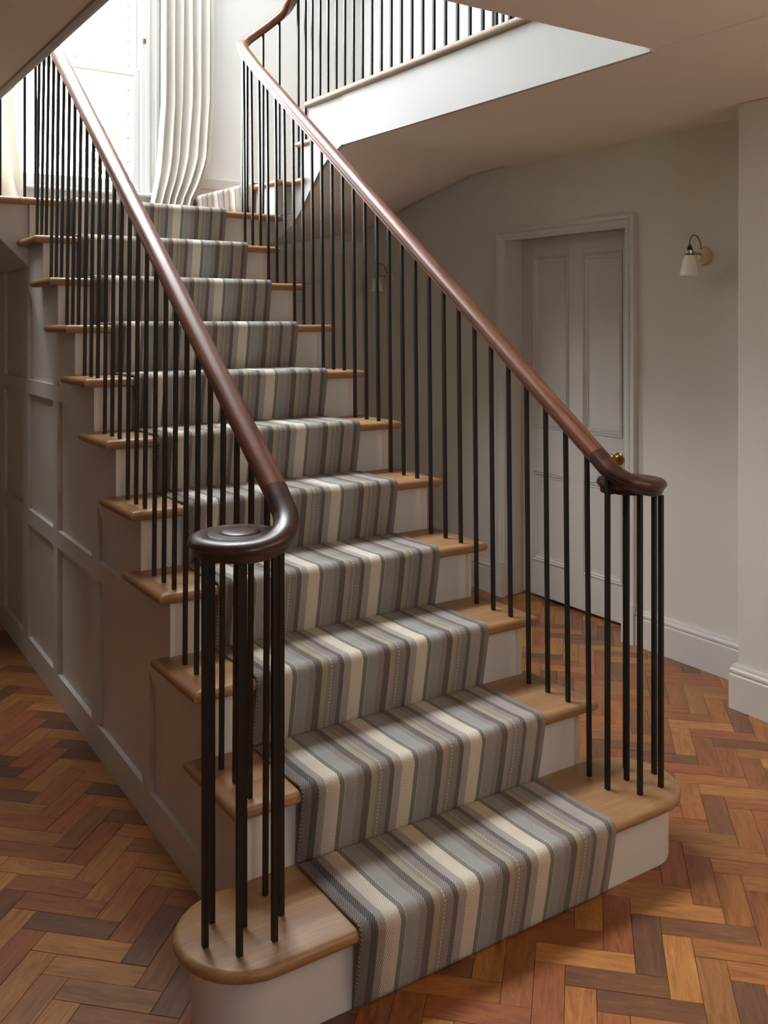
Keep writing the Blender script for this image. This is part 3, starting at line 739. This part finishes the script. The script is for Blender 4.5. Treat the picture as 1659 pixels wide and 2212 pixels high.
def make_rail(bal, side):
    if side == 'L':
        cx, cy, sg, r0 = -.058, .388, 1, .094
        rx = lambda y: XL(y)+.062+.003*y
    else:
        cx, cy, sg, r0 = 1.138, .388, -1, .079
        rx = lambda y: 1.0590
    sp, sc, zv = volute(cx, cy, sg, 1.01, ZR(cy), r0)
    ydir = [2.60-(2.60-.43)*k/26 for k in range(27)]
    straight = [(rx(y), y, ZR(y)) for y in ydir]
    if side == 'L':
        head = smooth_path([(-.85, 2.93, 3.46), (-.45, 2.93, 3.20), (-.12, 2.925, 2.96), (.03, 2.90, 2.88), (.092, 2.83, 2.83), (rx(2.72), 2.72, ZR(2.72)-.005), (rx(2.6), 2.60, ZR(2.6))], 6)
    else:
        head = smooth_path([(1.368, .35, ZF+.93), (1.368, 2.30, ZF+.93), (1.368, 2.50, ZF+.89), (1.366, 2.64, 3.375), (1.362, 2.76, 3.205), (1.330, 2.835, 3.09), (1.262, 2.856, 3.015), (1.165, 2.86, 2.935), (1.098, 2.845, 2.882), (1.066, 2.79, 2.835), (1.060, 2.70, 2.765), (1.059, 2.60, ZR(2.6))], 7)
    # the scroll is a darker length of timber joined to the straight rail
    hr = sweep(head[:-1]+straight, RAILP).build('handrail', M_RAIL, bal, sharp=30)
    vp = straight[-1:]+sp; vs_ = [1.0]+sc
    vv = [1.0]+[1.0-.32*min(1, k/22) for k in range(len(sp))]
    o = sweep(vp, RAILP, scale=vs_, vscale=vv)
    o.lathe([(0, -.0145), (.060, -.0145), (.074, -.006), (.082, .006), (.080, .0125), (.070, .0150), (0, .0152)], 30, Matrix.Translation((cx, cy+.004, zv)))
    o.lathe([(0, .0), (.044, .0), (.047, .0150), (.045, .0172), (.036, .0198), (.020, .0215), (0, .022)], 26, Matrix.Translation((cx-sg*.004, cy+.006, zv)))
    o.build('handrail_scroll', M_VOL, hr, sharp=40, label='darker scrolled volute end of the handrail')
    # dark iron core plate under the scroll
    core = sweep([(p[0], p[1], p[2]-.020) for p in sp], [(.015, .008), (-.015, .008), (-.015, -.006), (.015, -.006)])
    core.lathe([(0, -.007), (.05, -.007), (.05, .006), (0, .006)], 24, Matrix.Translation((cx, cy, zv-.020)))
    core.build('core_plate', M_VOL, hr, sharp=40)
    def bal_at(x, y, z0, x1, y1, z1, wd=BAR):
        MB().bar((x, y, z0-.002), (x1, y1, z1), wd).build('baluster', M_IRON, bal, sharp=0)
    # the ring of balusters under the scroll
    offs = [(.088, -.002), (.036, -.073), (-.046, -.076), (-.094, -.011), (-.05, .057), (.002, .006)]
    for k, (a, b) in enumerate(offs):
        xx, yy = (-.055 if side == 'L' else 1.142)+sg*a, cy+b
        zz = ZR(cy)-.03 if k == 0 else (zv+.012 if k == 1 else zv-.028)
        bal_at(xx, yy, H, xx, yy, zz, .0118)
    xb = (lambda y: XL(y)+.0585) if side == 'L' else (lambda y: 1.0690)
    y = .470; bal_at(xb(y), y, H, rx(y), y, ZR(y)-.024)
    for n in range(2, 11):
        for k in range(3):
            y = n*GO+.0455+.0851*k
            bal_at(xb(y), y, n*H, rx(y), y, ZR(y)-.024)
    if side == 'L':
        for x, y, zt in ((.098, 2.845, 2.83), (.062, 2.89, 2.86), (-.035, 2.92, 2.92), (-.115, 2.925, 2.955)):
            bal_at(x, y, LZ, x, y, zt-.02)
    else:
        for x, y, zt in ((1.090, 2.845, 2.865), (1.125, 2.866, 2.915), (1.214, 2.868, 2.975)): bal_at(x, y, LZ, x, y, zt-.022)
        for x, y, zt in ((1.303, 2.862, 3.055), (1.366, 2.775, 3.195)): bal_at(x, y, 12*H, x, y, zt-.022)
        bal_at(1.366, 2.70, 13*H, 1.366, 2.70, 3.29)
        for k in range(27):
            y = 2.632-.0777*k; zt = ZF+.93 if y < 2.35 else interp([(2.3, ZF+.93), (2.5, ZF+.89), (2.64, 3.375)], y)
            bal_at(1.366, y, ZF, 1.368, y, zt-.022)
balL = empty('balustrade', 'left balustrade of thin black iron bars, its dark handrail ending in the nearest scroll', 'balustrade')
make_rail(balL, 'L')
balR = empty('balustrade', 'right balustrade of thin black iron bars, its handrail climbing on round the upper landing', 'balustrade')
make_rail(balR, 'R')
# glimpse of the railing of the next flight upstairs
ub = empty('balustrade', 'short far run of railing on the upper floor glimpsed beyond the landing nosing', 'balustrade')
for k in range(9):
    y = 1.70+.075*k; MB().bar((2.25, y, ZF), (2.25, y, ZF+.95), .012).build('baluster', M_IRON, ub, sharp=0)
MB().box(2.22, 2.28, 1.62, 2.40, ZF+.95, ZF+.99).build('handrail', M_RAIL, ub, bevel=.01)

# ------------------------------------------------------------------ curtains
def curtain(name, label, xa, xb, yc, ztop, folds, seed, amp=.030):
    rnd = random.Random(seed); nu, nz = folds*12, 44; mb = MB(); vs = []
    ph = [rnd.uniform(-.35, .35) for _ in range(folds+1)]; wt = [rnd.uniform(.7, 1.3) for _ in range(folds+1)]
    for j in range(nz+1):
        z = LZ+.013+(ztop-LZ)*(j/nz)**1.15
        a, b = xa(z), xb(z)
        for i in range(nu+1):
            t = i/nu; q = t*folds; k = int(min(q, folds-1)); f = q-k
            s_ = math.sin(2*PI*f+ph[k]*math.sin(PI*f)*(1+.3*math.sin(3*z+k)))
            sharp_ = math.copysign(abs(s_)**.45, s_)
            am = amp*(wt[k]*(1-f)+wt[k+1]*f)*(1+.12*math.sin(2.3*z+k*1.7))*(.85+.3*max(0, 1-(z-LZ)/.5))
            x = a+(b-a)*(t+.010*math.sin(5*z+k*2)*math.sin(PI*t))+.012*math.sin(4*PI*f)*.5
            vs.append((x, yc-am*sharp_, z))
    fs = [(j*(nu+1)+i, j*(nu+1)+i+1, (j+1)*(nu+1)+i+1, (j+1)*(nu+1)+i) for j in range(nz) for i in range(nu)]
    mb.add(vs, fs); o = mb.build(name, M_LINEN, sharp=0, recalc=False)
    for p in o.data.polygons: p.use_smooth = True
    m = o.modifiers.new('solid', 'SOLIDIFY'); m.thickness = .004
    return tag(o, label, 'curtain')
def lerp(z, tab): return interp(tab, z)
curtain('curtain', 'full cream linen curtain drawn to the right of the stair window', lambda z: lerp(z, [(2.03, .915), (2.18, .960), (2.35, .995), (2.75, 1.022), (4.6, 1.03)]), lambda z: lerp(z, [(2.03, 1.195), (2.2, 1.215), (2.30, 1.268), (2.45, 1.325), (2.8, 1.350), (4.6, 1.352)]), 3.80, 4.62, 6, 4, .042)
curtain('curtain', 'cream linen curtain at the left edge of the photo, left of the stair window', lambda z: -.28, lambda z: lerp(z, [(2.03, .305), (2.2, .262), (2.45, .222), (2.8, .215), (4.6, .20)]), 3.80, 4.62, 6, 9, .03)
pole = tag(MB().tube([(-.4, 3.80, 4.66), (1.5, 3.80, 4.66)], .014, 12).build('curtain_pole', M_CREAM, sharp=40), 'curtain pole above the stair window', 'pole')

# ------------------------------------------------------------------ wall lamps
def lamp(y, z, label):
    r = empty('wall_lamp', label, 'lamp', loc=(XW, y, z))
    Mx = Matrix.Rotation(-PI/2, 4, 'Y')
    MB().lathe([(0, 0), (.040, 0), (.0405, .004), (.038, .012), (.030, .022), (.018, .028), (0, .030)], 28, Mx).build('wall_plate', M_CREAM, r, label='round cream ceramic wall plate')
    MB().tube([(-.024, -.004, .006), (-.035, -.004, .006), (-.07, -.004, .010), (-.088, -.003, .012)], .0045, 10).build('arm', M_CHROME, r)
    Mt = Matrix.Translation((-.098, 0, 0))
    MB().lathe([(.0165, .006), (.0185, .006), (.0185, .020), (.0165, .020)], 20, Mt).build('clamp_ring', M_CHROME, r)
    MB().lathe([(0, .0), (.020, .0), (.020, .004), (.014, .007), (.013, .022), (.0125, .029), (.0085, .034), (.008, .041), (.004, .045), (0, .046)], 18, Mt).build('lamp_holder', M_BLACK, r)
    MB().lathe([(.017, .002), (.023, -.006), (.031, -.030), (.037, -.056), (.041, -.078), (.0435, -.088), (.0425, -.0895), (.0395, -.078), (.0355, -.056), (.0295, -.030), (.0215, -.008), (.010, -.003)], 30, Mt).build('lamp_shade', M_CERAM, r, label='small bell-shaped white ceramic shade', sharp=60)
    MB().lathe([(0, -.058), (.010, -.055), (.014, -.045), (.010, -.032), (.006, -.02), (.006, -.004), (0, -.004)], 16, Mt).build('bulb', M_CERAM, r)
    fl = smooth_path([(-.098, 0, .044), (-.096, 0, .062), (-.082, 0, .082), (-.062, 0, .086), (-.042, 0, .076), (-.030, 0, .056), (-.026, -.001, .034), (-.022, -.001, .026)], 4)
    MB().tube(fl, .0028, 8).build('flex', M_FLEX, r)
lamp(1.165, 1.776, 'small white bell-shaded wall lamp on the bare wall right of the panelled door')
lamp(3.60, 1.780, 'small wall lamp seen through the right balusters, far down the passage')

# unseen lamp behind the camera, added as warm fill for the hall
def fill_lamp(x, y):
    r = empty('fill_lamp', 'brass floor lamp added as fill light, unseen behind the camera', 'lamp', loc=(x, y, 0))
    MB().lathe([(0, 0), (.14, 0), (.14, .015), (.02, .03), (.012, .05), (.012, 1.5), (0, 1.5)], 20).build('stand', M_BRASS, r)
    MB().lathe([(.03, 1.5), (.16, 1.62), (.165, 1.62), (.035, 1.49), (0, 1.49), (0, 1.5)], 24).build('bowl', M_BRASS, r)
    l = bpy.data.lights.new('fill_lamp_light', 'AREA'); l.shape = 'DISK'; l.size = .22; l.energy = FILL_POWER; l.color = (1, .86, .72)
    o = bpy.data.objects.new('fill_lamp_light', l); COL.objects.link(o); o.parent = r; o.location = (0, 0, 1.64); o.rotation_euler = (PI, 0, 0)
FILL_POWER = 12
fill_lamp(1.6, -2.0)
# ------------------------------------------------------------------ outside the window
M_LEAF = paint('pale_green_leaves', (.16, .20, .09), .6, .3); M_BARK = paint('tree_bark', (.12, .09, .06), .9)
TX, TY = 2.58, 9.0
tr = empty('tree', 'leafy green tree top outside, low in the right of the stair window', 'tree', loc=(TX, TY, -.4))
rnd = random.Random(3); MB().tube([(0, 0, 0), (.05, 0, 1.6), (-.03, .02, 2.8), (0, 0, 3.9)], [.12, .09, .04, .01], 10).build('trunk', M_BARK, tr)
lf = MB()
for k in range(900):
    a = rnd.uniform(0, 2*PI); u_ = rnd.uniform(-1, 1); r = .42*rnd.random()**.45; s_ = math.sqrt(1-u_*u_)
    c = Vector((r*s_*math.cos(a), r*s_*math.sin(a), 3.62+1.4*r*u_+.08*math.sin(6*a)))
    d1_ = Vector((rnd.uniform(-1, 1), rnd.uniform(-1, 1), rnd.uniform(-1, 1))).normalized(); d2_ = d1_.cross(Vector((rnd.random(), rnd.random(), 1))).normalized()
    L_ = rnd.uniform(.03, .05)
    lf.add([c-d1_*L_, c+d2_*L_*.45, c+d1_*L_, c-d2_*L_*.45], [(0, 1, 2, 3)])
lf.build('foliage', M_LEAF, tr, kind='stuff', sharp=0, recalc=False)
M_BRK = paint('far_brick', (.42, .30, .24), .9, .1); M_SLATE = paint('far_slate', (.25, .25, .27), .7, .1)
bd = empty('house', 'distant brick house with slate roof low in the window behind the left balusters', 'house', loc=(3.0, 26, -.4))
MB().box(-7, 7, 0, 8, 0, 4.3).build('wall', M_BRK, bd)
MB().prism([(-7.3, -.3, 4.3), (-7.3, 8.3, 4.3), (-7.3, 4, 5.6)], (14.6, 0, 0)).build('roof', M_SLATE, bd)
for x in (-4.8, 1.0): MB().box(x, x+.9, 3.4, 4.4, 4.6, 6.4).build('chimney', M_BRK, bd)
for x in (-5.5, -3, -.5, 2, 4.5): MB().box(x, x+.9, -.03, .05, 2.6, 3.9).build('window', M_SLATE, bd)
gr = MB().box(-40, 40, 4.3, 60, -.6, -.4); g_ = gr.build('ground', paint('lawn', (.12, .14, .07), .9), kind='structure')
